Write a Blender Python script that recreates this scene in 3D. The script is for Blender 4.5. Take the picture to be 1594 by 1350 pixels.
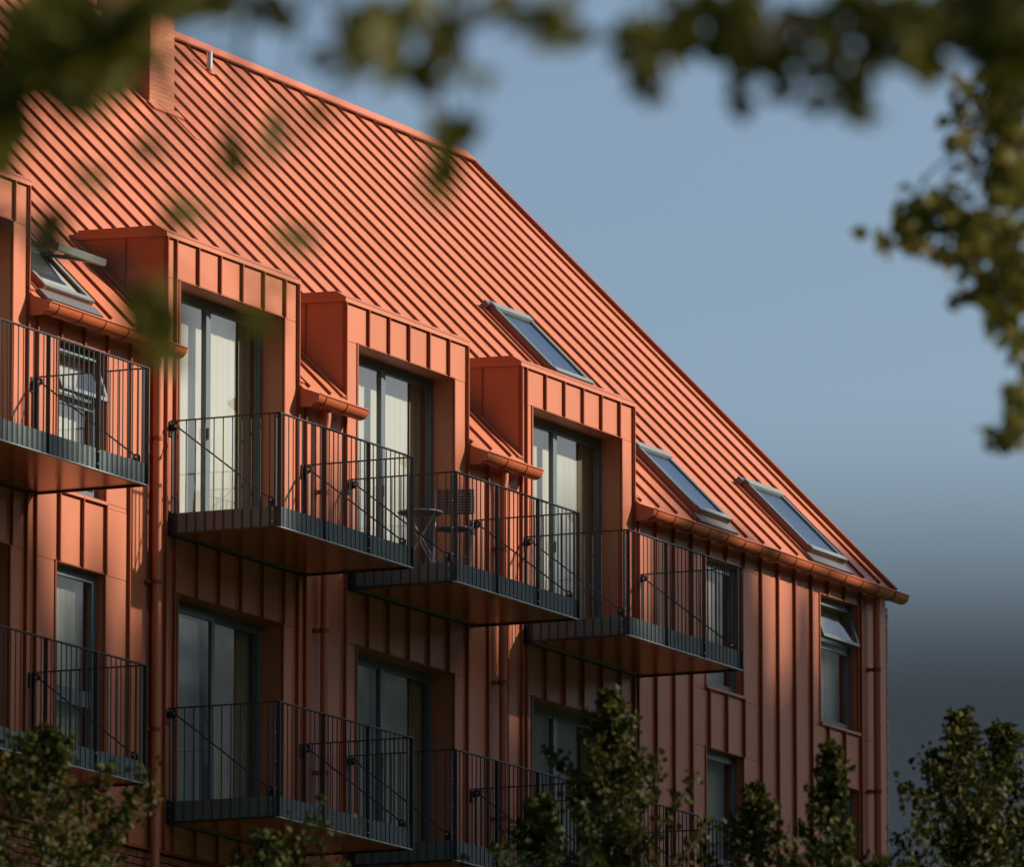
import bpy, math, random
import numpy as np
from mathutils import Vector, Matrix

# ------------------------------------------------------------------ scene, camera, light
for o in list(bpy.data.objects):
    bpy.data.objects.remove(o)
scene = bpy.context.scene
COL = scene.collection
R = math.radians
random.seed(7)
GZ = 15.58                                   # height of the upper balcony soffits above the ground

YAW, PITCH = R(25.3728), R(9.5505)
FPX, PW, PH = 13861.44, 1594.0, 1350.0
FW = Vector((math.cos(YAW)*math.cos(PITCH), math.sin(YAW)*math.cos(PITCH), math.sin(PITCH)))
RT = Vector((math.sin(YAW), -math.cos(YAW), 0))
UP = RT.cross(FW)
CAM = Vector((-79.0785, -41.4089, -13.9767+GZ))
cd = bpy.data.cameras.new('camera')
cam = bpy.data.objects.new('camera', cd); COL.objects.link(cam)
cam.matrix_world = Matrix(((RT.x, UP.x, -FW.x, CAM.x), (RT.y, UP.y, -FW.y, CAM.y), (RT.z, UP.z, -FW.z, CAM.z), (0, 0, 0, 1)))
cd.sensor_width = 36.0
cd.lens = FPX/PW*36.0
cd.clip_start = 0.5; cd.clip_end = 6000
cd.dof.use_dof = True
cd.dof.focus_distance = 91.0
cd.dof.aperture_fstop = 4.0
scene.camera = cam

SUN = Vector((0.82, -1.265, 0.83)).normalized()      # towards the sun
sl = bpy.data.lights.new('sun', 'SUN'); sl.energy = 5.0; sl.angle = R(1.2); sl.color = (1.0, 0.92, 0.80)
so = bpy.data.objects.new('sun', sl); COL.objects.link(so)
so.rotation_euler = (-SUN).to_track_quat('-Z', 'Y').to_euler(); so.location = (60, -60, 80)

world = bpy.data.worlds.new('World'); scene.world = world; world.use_nodes = True
nt = world.node_tree; nt.nodes.clear()
wo = nt.nodes.new('ShaderNodeOutputWorld')
bg = nt.nodes.new('ShaderNodeBackground'); bg.inputs['Strength'].default_value = 0.073
sky = nt.nodes.new('ShaderNodeTexSky'); sky.sky_type = 'NISHITA'; sky.sun_disc = False
sky.sun_elevation = math.asin(SUN.z); sky.sun_rotation = math.atan2(SUN.x, SUN.y)
sky.air_density = 1.0; sky.dust_density = 2.2; sky.ozone_density = 2.0
nt.links.new(sky.outputs[0], bg.inputs[0])
# dark bank added low round the horizon to darken the lower view, soft on top
bank = nt.nodes.new('ShaderNodeBackground'); bank.inputs[0].default_value = (0.026, 0.032, 0.040, 1); bank.inputs[1].default_value = 1.0
tc = nt.nodes.new('ShaderNodeTexCoord'); sep = nt.nodes.new('ShaderNodeSeparateXYZ')
nz = nt.nodes.new('ShaderNodeTexNoise'); nz.inputs['Scale'].default_value = 9.0; nz.inputs['Detail'].default_value = 4.0
ma = nt.nodes.new('ShaderNodeMath'); ma.operation = 'MULTIPLY_ADD'; ma.inputs[1].default_value = 0.012
mr = nt.nodes.new('ShaderNodeMapRange'); mr.interpolation_type = 'SMOOTHSTEP'
mr.inputs['From Min'].default_value = 0.140; mr.inputs['From Max'].default_value = 0.178
mxs = nt.nodes.new('ShaderNodeMixShader')
nt.links.new(tc.outputs['Generated'], sep.inputs[0]); nt.links.new(tc.outputs['Generated'], nz.inputs['Vector'])
nt.links.new(nz.outputs['Fac'], ma.inputs[0]); nt.links.new(sep.outputs['Z'], ma.inputs[2])
nt.links.new(ma.outputs[0], mr.inputs['Value']); nt.links.new(mr.outputs[0], mxs.inputs[0])
nt.links.new(bank.outputs[0], mxs.inputs[1]); nt.links.new(bg.outputs[0], mxs.inputs[2])
nt.links.new(mxs.outputs[0], wo.inputs['Surface'])

vs = scene.view_settings
vs.view_transform = 'Standard'; vs.look = 'None'; vs.gamma = 1.0; vs.exposure = 0.68; vs.use_curve_mapping = False
scene.render.engine = 'CYCLES'
scene.cycles.transparent_max_bounces = 16
scene.cycles.max_bounces = 8

# ------------------------------------------------------------------ materials
MATS = {}
def mat(name, col, rough=0.5, metal=0.0, spec=0.5, var=0.0, varscale=3.0, objvar=0.0, bump=0.0, bumpscale=3.0, stretch=(1, 1, 1), transl=0.0, col2=None):
    m = bpy.data.materials.new(name); m.use_nodes = True
    n = m.node_tree.nodes; l = m.node_tree.links
    b = n['Principled BSDF']
    b.inputs['Roughness'].default_value = rough; b.inputs['Metallic'].default_value = metal
    b.inputs['Specular IOR Level'].default_value = spec
    t = n.new('ShaderNodeTexCoord'); mp = n.new('ShaderNodeMapping'); mp.inputs['Scale'].default_value = stretch
    l.new(t.outputs['Object'], mp.inputs[0])
    rgb = n.new('ShaderNodeRGB'); rgb.outputs[0].default_value = (*col, 1)
    cur = rgb.outputs[0]
    if col2 is not None:
        nn = n.new('ShaderNodeTexNoise'); nn.inputs['Scale'].default_value = varscale; nn.inputs['Detail'].default_value = 5
        l.new(mp.outputs[0], nn.inputs['Vector'])
        mm = n.new('ShaderNodeMix'); mm.data_type = 'RGBA'; mm.inputs[7].default_value = (*col2, 1)
        l.new(cur, mm.inputs[6])
        cr = n.new('ShaderNodeMapRange'); cr.inputs[1].default_value = 0.35; cr.inputs[2].default_value = 0.65
        l.new(nn.outputs['Fac'], cr.inputs[0]); l.new(cr.outputs[0], mm.inputs[0])
        cur = mm.outputs[2]
    if var or objvar:
        hs = n.new('ShaderNodeHueSaturation'); l.new(cur, hs.inputs['Color'])
        v = None
        if var:
            nn = n.new('ShaderNodeTexNoise'); nn.inputs['Scale'].default_value = varscale; nn.inputs['Detail'].default_value = 6
            l.new(mp.outputs[0], nn.inputs['Vector'])
            r_ = n.new('ShaderNodeMapRange'); r_.inputs[1].default_value = 0.3; r_.inputs[2].default_value = 0.7
            r_.inputs[3].default_value = 1-var; r_.inputs[4].default_value = 1+var
            l.new(nn.outputs['Fac'], r_.inputs[0]); v = r_.outputs[0]
        if objvar:
            oi = n.new('ShaderNodeObjectInfo'); r2 = n.new('ShaderNodeMapRange')
            r2.inputs[3].default_value = 1-objvar; r2.inputs[4].default_value = 1+objvar
            l.new(oi.outputs['Random'], r2.inputs[0])
            if v is not None:
                mu = n.new('ShaderNodeMath'); mu.operation = 'MULTIPLY'; l.new(v, mu.inputs[0]); l.new(r2.outputs[0], mu.inputs[1]); v = mu.outputs[0]
            else:
                v = r2.outputs[0]
        l.new(v, hs.inputs['Value']); cur = hs.outputs[0]
    l.new(cur, b.inputs['Base Color'])
    if bump:
        nb = n.new('ShaderNodeTexNoise'); nb.inputs['Scale'].default_value = bumpscale; nb.inputs['Detail'].default_value = 2
        l.new(mp.outputs[0], nb.inputs['Vector'])
        bp = n.new('ShaderNodeBump'); bp.inputs['Strength'].default_value = 1.0; bp.inputs['Distance'].default_value = bump
        l.new(nb.outputs['Fac'], bp.inputs['Height']); l.new(bp.outputs[0], b.inputs['Normal'])
    if transl:
        tr = n.new('ShaderNodeBsdfTranslucent'); l.new(cur, tr.inputs[0])
        mx = n.new('ShaderNodeMixShader'); mx.inputs[0].default_value = transl
        l.new(b.outputs[0], mx.inputs[1]); l.new(tr.outputs[0], mx.inputs[2])
        l.new(mx.outputs[0], n['Material Output'].inputs[0])
    MATS[name] = m
    return m
M_METAL = mat('coated_metal', (0.42, 0.126, 0.058), 0.44, 0.0, 0.40, var=0.05, varscale=1.3, objvar=0.05, bump=0.006, bumpscale=1.6, stretch=(1, 1, 0.5))
M_SEAM_SHADE = mat('seam_metal_shade_dark', (0.25, 0.060, 0.023), 0.5, 0.0, 0.2)  # same metal as the panels, darkened to put the seams' shade into the colour
M_GUTTER = mat('gutter_metal', (0.36, 0.080, 0.028), 0.45, 0.0, 0.35, var=0.05, varscale=2.0, bump=0.002, bumpscale=6)
M_SOFFIT = mat('soffit_metal', (0.54, 0.125, 0.030), 0.22, 0.25, 0.5, var=0.08, varscale=2.0, bump=0.0015, bumpscale=2.5)
M_STEEL = mat('railing_steel', (0.020, 0.024, 0.027), 0.42, 0.0, 0.5)
M_FASCIA = mat('fascia_steel', (0.110, 0.140, 0.140), 0.40, 0.0, 0.5, var=0.06)
M_LIP = mat('galvanised_lip', (0.50, 0.50, 0.49), 0.38, 0.3, 0.5)
M_BOLT = mat('bolt_steel', (0.62, 0.62, 0.62), 0.28, 0.8, 0.5)
M_FRAME = mat('window_frame', (0.085, 0.112, 0.118), 0.40)
M_SASH = mat('skylight_frame', (0.17, 0.175, 0.16), 0.40, 0.0, 0.5, var=0.05)
M_FLASH = mat('grey_flashing', (0.115, 0.110, 0.108), 0.4, 0.1)
M_KERB = mat('skylight_kerb', (0.30, 0.085, 0.04), 0.5)
M_CURT = mat('curtain_cloth', (0.56, 0.52, 0.44), 0.9, 0, 0.1, var=0.04, varscale=4, transl=0.25)
M_REVEAL_SHADE = mat('reveal_shade_tone', (0.235, 0.20, 0.135), 0.9, 0, 0.1, var=0.05, varscale=4)  # tone standing in for the reveal's reflection and shade at the glass
M_BLIND = mat('blind_cloth', (0.60, 0.60, 0.57), 0.8, 0, 0.1)
M_ROOM = mat('plaster', (0.30, 0.29, 0.27), 0.9)
M_DARK = mat('dark_rubber', (0.012, 0.012, 0.012), 0.7)
M_PALE = mat('pale_lining', (0.26, 0.27, 0.24), 0.35)
M_DECK = mat('deck_board', (0.12, 0.115, 0.105), 0.7, var=0.1)
M_BARK = mat('bark', (0.055, 0.040, 0.028), 0.9, 0, 0.2, var=0.3, varscale=6, bump=0.02, bumpscale=12)
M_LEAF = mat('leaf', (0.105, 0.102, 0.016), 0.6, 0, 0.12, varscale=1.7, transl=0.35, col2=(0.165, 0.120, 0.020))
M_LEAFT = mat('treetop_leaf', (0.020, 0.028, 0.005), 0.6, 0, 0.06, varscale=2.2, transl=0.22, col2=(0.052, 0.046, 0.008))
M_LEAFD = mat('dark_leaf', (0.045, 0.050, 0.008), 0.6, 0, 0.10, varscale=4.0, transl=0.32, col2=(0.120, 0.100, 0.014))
M_PLEAF = mat('poplar_leaf', (0.05, 0.08, 0.02), 0.6, 0, 0.3)
M_GRASS = mat('lawn', (0.045, 0.075, 0.018), 0.9, 0, 0.1, var=0.35, varscale=0.6, bump=0.03, bumpscale=9)
M_WOVEN = mat('woven_slat', (0.075, 0.070, 0.068), 0.55)
M_CHAIRM = mat('chair_steel', (0.42, 0.40, 0.38), 0.4, 0.5)
M_CLOTH = mat('red_cloth', (0.22, 0.06, 0.06), 0.9)

def glass_mat(name, ior, tint):
    m = bpy.data.materials.new(name); m.use_nodes = True
    n = m.node_tree.nodes; l = m.node_tree.links; n.clear()
    out = n.new('ShaderNodeOutputMaterial'); tr = n.new('ShaderNodeBsdfTransparent'); tr.inputs[0].default_value = (*tint, 1)
    gl = n.new('ShaderNodeBsdfGlossy'); gl.inputs['Roughness'].default_value = 0.015; gl.inputs[0].default_value = (0.95, 0.96, 0.97, 1)
    fr = n.new('ShaderNodeFresnel')          # a thin sheet: the same reflectance from both sides
    ge = n.new('ShaderNodeNewGeometry'); io = n.new('ShaderNodeMapRange'); io.inputs[3].default_value = ior; io.inputs[4].default_value = 1.0/ior
    l.new(ge.outputs['Backfacing'], io.inputs[0]); l.new(io.outputs[0], fr.inputs[0])
    t = n.new('ShaderNodeTexCoord'); nb = n.new('ShaderNodeTexNoise'); nb.inputs['Scale'].default_value = 1.1
    bp = n.new('ShaderNodeBump'); bp.inputs['Distance'].default_value = 0.004; bp.inputs['Strength'].default_value = 0.6
    l.new(t.outputs['Object'], nb.inputs['Vector']); l.new(nb.outputs['Fac'], bp.inputs['Height']); l.new(bp.outputs[0], gl.inputs['Normal'])
    mx = n.new('ShaderNodeMixShader'); l.new(fr.outputs[0], mx.inputs[0]); l.new(tr.outputs[0], mx.inputs[1]); l.new(gl.outputs[0], mx.inputs[2])
    l.new(mx.outputs[0], out.inputs[0])
    return m
M_GLASS = glass_mat('window_glass', 2.1, (0.86, 0.90, 0.88))
M_SKYGLASS = glass_mat('skylight_glass', 9.0, (0.75, 0.78, 0.78))

def brick_mat(name, c1, c2, mortar, scale_w, scale_h, bumpd):
    m = bpy.data.materials.new(name); m.use_nodes = True
    n = m.node_tree.nodes; l = m.node_tree.links; b = n['Principled BSDF']; b.inputs['Roughness'].default_value = 0.85
    b.inputs['Specular IOR Level'].default_value = 0.2
    t = n.new('ShaderNodeTexCoord'); sp = n.new('ShaderNodeSeparateXYZ'); cb = n.new('ShaderNodeCombineXYZ'); ad = n.new('ShaderNodeMath')
    l.new(t.outputs['Object'], sp.inputs[0]); l.new(sp.outputs['X'], ad.inputs[0]); l.new(sp.outputs['Y'], ad.inputs[1])
    l.new(ad.outputs[0], cb.inputs[0]); l.new(sp.outputs['Z'], cb.inputs[1])
    br = n.new('ShaderNodeTexBrick'); br.inputs['Scale'].default_value = 1.0
    br.inputs['Brick Width'].default_value = scale_w; br.inputs['Row Height'].default_value = scale_h
    br.inputs['Mortar Size'].default_value = 0.006; br.inputs['Mortar Smooth'].default_value = 0.3
    br.inputs['Color1'].default_value = (*c1, 1); br.inputs['Color2'].default_value = (*c2, 1); br.inputs['Mortar'].default_value = (*mortar, 1)
    l.new(cb.outputs[0], br.inputs['Vector']); l.new(br.outputs['Color'], b.inputs['Base Color'])
    bp = n.new('ShaderNodeBump'); bp.invert = True; bp.inputs['Distance'].default_value = bumpd; l.new(br.outputs['Fac'], bp.inputs['Height']); l.new(bp.outputs[0], b.inputs['Normal'])
    return m
M_BRICKW = brick_mat('brickwork', (0.22, 0.075, 0.045), (0.30, 0.11, 0.065), (0.16, 0.14, 0.12), 0.225, 0.075, 0.006)
M_CHIM = brick_mat('chimney_brick', (0.50, 0.19, 0.10), (0.44, 0.16, 0.085), (0.40, 0.16, 0.09), 0.215, 0.052, 0.004)
M_BRICKP = mat('pale_brick', (0.36, 0.27, 0.20), 0.85, 0, 0.2, var=0.2, varscale=9, objvar=0.2)
M_BRICK = mat('brick_clay', (0.25, 0.085, 0.05), 0.85, 0, 0.2, var=0.15, varscale=9, objvar=0.18, bump=0.003, bumpscale=30)

# ------------------------------------------------------------------ mesh helpers
class MB:
    def __init__(s): s.v = []; s.f = []; s.smooth = False
    def add(s, vs, fs):
        k = len(s.v); s.v += [tuple(v) for v in vs]; s.f += [tuple(i+k for i in f) for f in fs]; return s
    def box(s, x0, x1, y0, y1, z0, z1):
        return s.add([(x0, y0, z0), (x1, y0, z0), (x1, y1, z0), (x0, y1, z0), (x0, y0, z1), (x1, y0, z1), (x1, y1, z1), (x0, y1, z1)],
                     [(0, 3, 2, 1), (4, 5, 6, 7), (0, 1, 5, 4), (1, 2, 6, 5), (2, 3, 7, 6), (3, 0, 4, 7)])
    def prism_x(s, poly, x0, x1):            # poly: (y, z) list, extruded along X
        n = len(poly)
        vs = [(x0, y, z) for y, z in poly]+[(x1, y, z) for y, z in poly]
        return s.add(vs, [tuple(range(n))[::-1], tuple(range(n, 2*n))]+[(i, (i+1) % n, n+(i+1) % n, n+i) for i in range(n)])
    def tube(s, pts, rad, n=8, cap=True):
        pts = [Vector(p) for p in pts]
        if not hasattr(rad, '__len__'): rad = [rad]*len(pts)
        vs = []; fs = []
        ref = None
        for i, p in enumerate(pts):
            d = (pts[min(i+1, len(pts)-1)]-pts[max(i-1, 0)]).normalized()
            if ref is None: ref = Vector((0, 0, 1)) if abs(d.z) < 0.9 else Vector((1, 0, 0))
            a = d.cross(ref).normalized(); ref = a.cross(d).normalized(); b = ref
            for k in range(n):
                t = 2*math.pi*k/n
                vs.append(p+(a*math.cos(t)+b*math.sin(t))*rad[i])
        for i in range(len(pts)-1):
            for k in range(n):
                fs.append((i*n+k, i*n+(k+1) % n, (i+1)*n+(k+1) % n, (i+1)*n+k))
        if cap:
            fs.append(tuple(range(n))[::-1]); m = (len(pts)-1)*n; fs.append(tuple(range(m, m+n)))
        return s.add(vs, fs)
    def disc(s, c, r, h, n=20):
        return s.tube([c, (c[0], c[1], c[2]+h)], r, n)
    def obb(s, o, ax, ay, az):               # box from a corner and three edge vectors
        o = Vector(o); ax = Vector(ax); ay = Vector(ay); az = Vector(az)
        vs = [o, o+ax, o+ax+ay, o+ay, o+az, o+ax+az, o+ax+ay+az, o+ay+az]
        return s.add(vs, [(0, 3, 2, 1), (4, 5, 6, 7), (0, 1, 5, 4), (1, 2, 6, 5), (2, 3, 7, 6), (3, 0, 4, 7)])
    def mesh(s, name, m, smooth=False):
        me = bpy.data.meshes.new(name); me.from_pydata(s.v, [], s.f); me.update()
        if m: me.materials.append(m)
        if smooth: me.polygons.foreach_set('use_smooth', [True]*len(me.polygons)); me.set_sharp_from_angle(angle=R(40))
        return me
    def build(s, name, m, parent=None, smooth=False, loc=None):
        return put(name, s.mesh(name, m, smooth), parent, loc)
def put(name, me, parent=None, loc=None):
    o = bpy.data.objects.new(name, me); COL.objects.link(o)
    if parent is not None: o.parent = parent
    if loc is not None: o.location = loc
    return o
def empty(name, loc=(0, 0, 0), parent=None, rz=0):
    o = bpy.data.objects.new(name, None); COL.objects.link(o); o.location = loc; o.rotation_euler = (0, 0, rz); o.empty_display_size = 0.3
    if parent is not None: o.parent = parent
    return o
def tag(o, label=None, cat=None, group=None, kind=None):
    if label: o['label'] = label
    if cat: o['category'] = cat
    if group: o['group'] = group
    if kind: o['kind'] = kind
    return o
def pix(u, v, d):                            # a point of the place seen at photo position (u, v), d metres along the view
    return CAM+(FW+RT*((u-PW/2)/FPX)+UP*((PH/2-v)/FPX))*d

# ------------------------------------------------------------------ ground
g = MB().add([(-600, -600, 0), (900, -600, 0), (900, 1500, 0), (-600, 1500, 0)], [(0, 1, 2, 3)]).build('ground', M_GRASS)
tag(g, kind='structure')

# ------------------------------------------------------------------ the building (children carry photo-fit heights; the root lifts them)
B = empty('apartment_building', (0, 0, 0))
tag(B, 'terracotta metal clad apartment building with steep standing seam roof and dormers', 'building')
BZ = GZ                                       # height offset for children
XL, XR = -8.0, 18.74
W = 2.978; ZT = 3.12; ZO = 2.662; OL, OR_ = 0.3154, 2.6726
DX = [-5.93, 0.0, 4.0937, 8.4447]
RS = 1.0194; RY0, RZ0 = -0.0796, 1.96
YRID, ZRID = 5.6426, 7.7934
def roofz(y): return RZ0+RS*(y-RY0)
def roofy(z): return RY0+(z-RZ0)/RS
NRM = Vector((0, -RS, 1)).normalized()        # roof normal
GRID = [-2.757+0.4925*k for k in range(-10, 44)]
H = 2.95
STOREY2_TOP = -0.578
ZBRICK = -3.24
DOORS1 = [(x+OL, x+OR_, 0.22, ZO) for x in DX]
DOORS2 = [(x+OL, x+OR_, 0.22-H, STOREY2_TOP) for x in DX]
WINS = [(-2.30, -1.27, 0.13, 1.65, 1.12, True), (13.43, 14.48, 0.13, 1.63, None, False), (16.74, 17.87, 0.11, 1.65, 1.12, True),
        (-2.30, -1.27, -2.80, -0.60, -1.88, False), (13.43, 14.48, -2.80, -0.58, -1.88, False), (16.74, 17.87, -2.80, -0.575, -1.88, False)]
OPEN = DOORS1+DOORS2+[w[:4] for w in WINS]
def off(mb): mb.v = [(x, y, z+BZ) for x, y, z in mb.v]; return mb

def dormer_of(x):
    for i, d in enumerate(DX):
        if d-1e-4 <= x <= d+W+1e-4: return i
    return None
wall = None
# backing wall with openings (reveals are its cut faces)
bx = sorted(set([XL, XR]+[o[0] for o in OPEN]+[o[1] for o in OPEN]+[d for d in DX]+[d+W for d in DX]))
mb = MB()
for x0, x1 in zip(bx[:-1], bx[1:]):
    if x1-x0 < 1e-4: continue
    xm = (x0+x1)/2; top = ZT-0.04 if dormer_of(xm) is not None else 1.93
    cuts = sorted([(o[2], o[3]) for o in OPEN if o[0] < xm < o[1]])
    z = ZBRICK
    for a, b in cuts+[(top, top)]:
        if a-z > 1e-3: mb.box(x0, x1, 0.016, 0.30, z, a)
        z = b
wall = off(mb).build('facade_wall', M_METAL, B)
DORM = []
for i, d in enumerate(DX):
    e = empty('dormer', (0, 0, 0), B); DORM.append(e)
# cladding panels and standing seams
edges = sorted(set([x for x in GRID if XL < x < XR-0.1]+[XL, XR]))
for d in DX:
    for q in (d, d+W):
        edges = [e for e in edges if abs(e-q) > 0.10]+[q]
edges = sorted(edges)
def joints(x):
    js = []
    i = dormer_of(x)
    if i is not None: js += [ZO, STOREY2_TOP]
    for w in WINS:
        if w[0]-0.52 < x < w[1]+0.52:
            js += [w[3], w[2]-0.045]
    return js
gap = 0.0025
for x0, x1 in zip(edges[:-1], edges[1:]):
    xm = (x0+x1)/2; i = dormer_of(xm)
    top = ZT-0.045 if i is not None else 1.92
    zs = set([ZBRICK, top]+joints(xm))
    for o in OPEN:
        if o[0] < x1 and o[1] > x0: zs |= {o[2], o[3]}
    if i is not None: zs |= {0.10}
    zs = sorted(z for z in zs if z <= top)
    for z0, z1 in zip(zs[:-1], zs[1:]):
        if z1-z0 < 0.012: continue
        zm = (z0+z1)/2
        spans = [(x0, x1)]
        for o in OPEN:
            if o[2] < zm < o[3]:
                ns = []
                for a, b in spans:
                    if o[1] <= a or o[0] >= b: ns.append((a, b)); continue
                    if o[0] > a: ns.append((a, o[0]))
                    if o[1] < b: ns.append((o[1], b))
                spans = ns
        par = DORM[i] if (i is not None and zm > 1.9) else wall
        for a, b in spans:
            if b-a < 0.012: continue
            p = MB().box(a+gap, b-gap, random.uniform(-0.0015, 0.0015), 0.0155, z0+gap, z1-gap)
            off(p).build('cladding_panel', M_METAL, par)
for x in edges[1:-1]:
    i = dormer_of(x); top = ZT-0.045 if i is not None else 1.92
    cuts = sorted([(o[2], o[3]) for o in OPEN if o[0]-0.02 < x < o[1]+0.02]); z = ZBRICK
    for a, b in cuts+[(top, top)]:
        if a-z > 0.03:
            par = DORM[i] if (i is not None and a > 1.9) else wall
            off(MB().box(x-0.009, x+0.009, -0.036, 0.004, z+0.004, a-0.006)).build('standing_seam', M_SEAM_SHADE, par)
        z = b
# thin metal trims round the openings
for k, o in enumerate(OPEN):
    t = MB()
    t.box(o[0]-0.030, o[0]+0.002, -0.012, 0.02, o[2], o[3]); t.box(o[1]-0.002, o[1]+0.016, -0.012, 0.02, o[2], o[3])
    t.box(o[0]-0.03, o[1]+0.016, -0.014, 0.018, o[3]-0.002, o[3]+0.012)
    off(t).build('opening_trim', M_SEAM_SHADE, wall)
# window sills
for w in WINS:
    off(MB().box(w[0]-0.02, w[1]+0.02, -0.035, 0.10, w[2]-0.028, w[2]+0.004)).build('window_sill', M_METAL, wall)

# dormer cheeks, roof slab and capping
for i, d in enumerate(DX):
    e = DORM[i]
    yb = roofy(ZT)+0.05
    for side, xs in ((0, d), (1, d+W)):
        x0, x1 = (xs+0.003, xs+0.05) if side == 0 else (xs-0.05, xs-0.003)
        poly = [(0.017, roofz(0.017)-0.12), (yb, ZT-0.02), (yb, ZT+0.02), (0.017, ZT-0.02)]
        off(MB().prism_x(poly, x0, x1)).build('cheek', M_METAL, e)
        # corner post strip and one vertical seam on each cheek
        sx = xs-0.006 if side == 0 else xs-0.02
        off(MB().box(sx, sx+0.026, -0.022, 0.020, roofz(0)+0.0, ZT-0.03)).build('corner_trim', M_SEAM_SHADE, e)
        ys = 0.46
        xa = (xs-0.010, xs+0.004) if side == 0 else (xs-0.004, xs+0.010)
        off(MB().box(xa[0], xa[1], ys-0.005, ys+0.005, roofz(ys), ZT-0.03)).build('standing_seam', M_SEAM_SHADE, e)
        # sloping flashing where the cheek meets the roof
        xa = (xs-0.11, xs+0.002) if side == 0 else (xs-0.002, xs+0.11)
        o_ = Vector((xa[0], RY0+0.05, roofz(RY0+0.05)+0.012)); sl_ = Vector((0, 1, RS))*(roofy(ZT)-RY0-0.1)
        off(MB().obb(o_, (xa[1]-xa[0], 0, 0), sl_, NRM*0.02)).build('flashing', M_METAL, e)
    off(MB().prism_x([(-0.03, ZT-0.05), (yb+0.1, ZT+0.0), (yb+0.1, ZT+0.06), (-0.03, ZT-0.002)], d-0.03, d+W+0.03)).build('dormer_roof', M_METAL, e)
    off(MB().prism_x([(-0.035, ZT-0.004), (0.60, ZT+0.03), (1.0, ZT+0.052), (1.0, ZT+0.088), (0.085, ZT+0.070)], d-0.032, d+W+0.032)).build('capping', M_METAL, e)

# roof: trays between seams, cut at the dormers
roof = empty('roof', (0, 0, 0), B)
redges = sorted(set([x for x in GRID if XL < x < 18.6]+[XL, 18.78]))
for d in DX:
    for q in (d, d+W):
        redges = [e for e in redges if abs(e-q) > 0.06]+[q]
redges = sorted(redges)
def tray(x0, x1, y0, y1, lift, th, name, m, par):
    o_ = Vector((x0, y0, roofz(y0)))+NRM*lift
    return off(MB().obb(o_, (x1-x0, 0, 0), Vector((0, y1-y0, RS*(y1-y0))), NRM*th)).build(name, m, par)
YDT = roofy(ZT)-0.02
for x0, x1 in zip(redges[:-1], redges[1:]):
    i = dormer_of((x0+x1)/2)
    y0 = RY0 if i is None else YDT
    tray(x0+gap, x1-gap, y0, YRID-0.02, -0.03+random.uniform(-0.001, 0.001), 0.03, 'roof_panel', M_METAL, roof)
RSEAM = 0.0
for x in [x for x in GRID if XL < x < 18.6]:
    x += RSEAM
    i = dormer_of(x); y0 = RY0+0.03 if i is None else YDT+0.10
    tray(x-0.007, x+0.007, y0, YRID-0.03, -0.004, 0.036, 'standing_seam', M_SEAM_SHADE, roof)
# ridge capping, verge trim, eaves fascia, rear slope
tray(XL, 18.79, YRID-0.11, YRID+0.02, 0.040, 0.022, 'ridge_capping', M_METAL, roof)
tray(18.735, 18.80, RY0-0.02, YRID, -0.05, 0.105, 'verge_trim', M_SEAM_SHADE, roof)
bs = MB().add([(XL, YRID, ZRID+0.02), (18.79, YRID, ZRID+0.02), (18.79, 2*YRID-RY0, RZ0), (XL, 2*YRID-RY0, RZ0)], [(0, 3, 2, 1)])
off(bs).build('rear_slope', M_METAL, roof)
# gable wall at the far end and rear wall, brick
yb = 2*YRID-RY0
gw = MB().prism_x([(0.05, -GZ), (yb-0.05, -GZ), (yb-0.05, RZ0-0.1), (YRID, ZRID-0.12), (0.05, 1.93)], 18.5, 18.765)
gw.prism_x([(0.06, -GZ), (yb-0.05, -GZ), (yb-0.05, RZ0-0.1), (YRID, ZRID-0.12), (0.06, 1.93)], XL, XL+0.25)
gw.box(XL+0.25, 18.5, yb-0.3, yb-0.06, -GZ, RZ0-0.1)
off(gw).build('gable_wall', M_BRICKW, B)
bb = MB().box(XL+0.25, 18.5, 0.06, 0.30, -GZ, ZBRICK)
base = off(bb).build('brick_base', M_BRICKW, B)
# drip trim at the foot of the metal cladding
off(MB().prism_x([(-0.03, ZBRICK-0.03), (0.06, ZBRICK-0.03), (0.06, ZBRICK+0.004), (-0.012, ZBRICK+0.004)], XL, XR)).build('drip_trim', M_SEAM_SHADE, wall)
# bricks one by one below the cladding where the photograph shows them
bmesh_ = MB().box(0, 0.213, 0, 0.05, 0, 0.063).mesh('brick', M_BRICK)
for c in range(7):
    z = ZBRICK-0.035-0.075*(c+1)
    x = -3.2+(0.1125 if c % 2 else 0)
    while x < 0.7:
        put('brick', bmesh_, base, (x, 0.015+random.uniform(-0.003, 0.003), z+BZ)); x += 0.225
# bricks of the gable's return beside the cladding edge
hm = MB().box(0, 0.05, 0, 0.10, 0, 0.063).mesh('brick', M_BRICKP)
for c in range(66):
    put('brick', hm, base, (18.755+(0.006 if c % 2 else 0), 0.0, 1.76-0.075*(c+1)+BZ))
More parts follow.
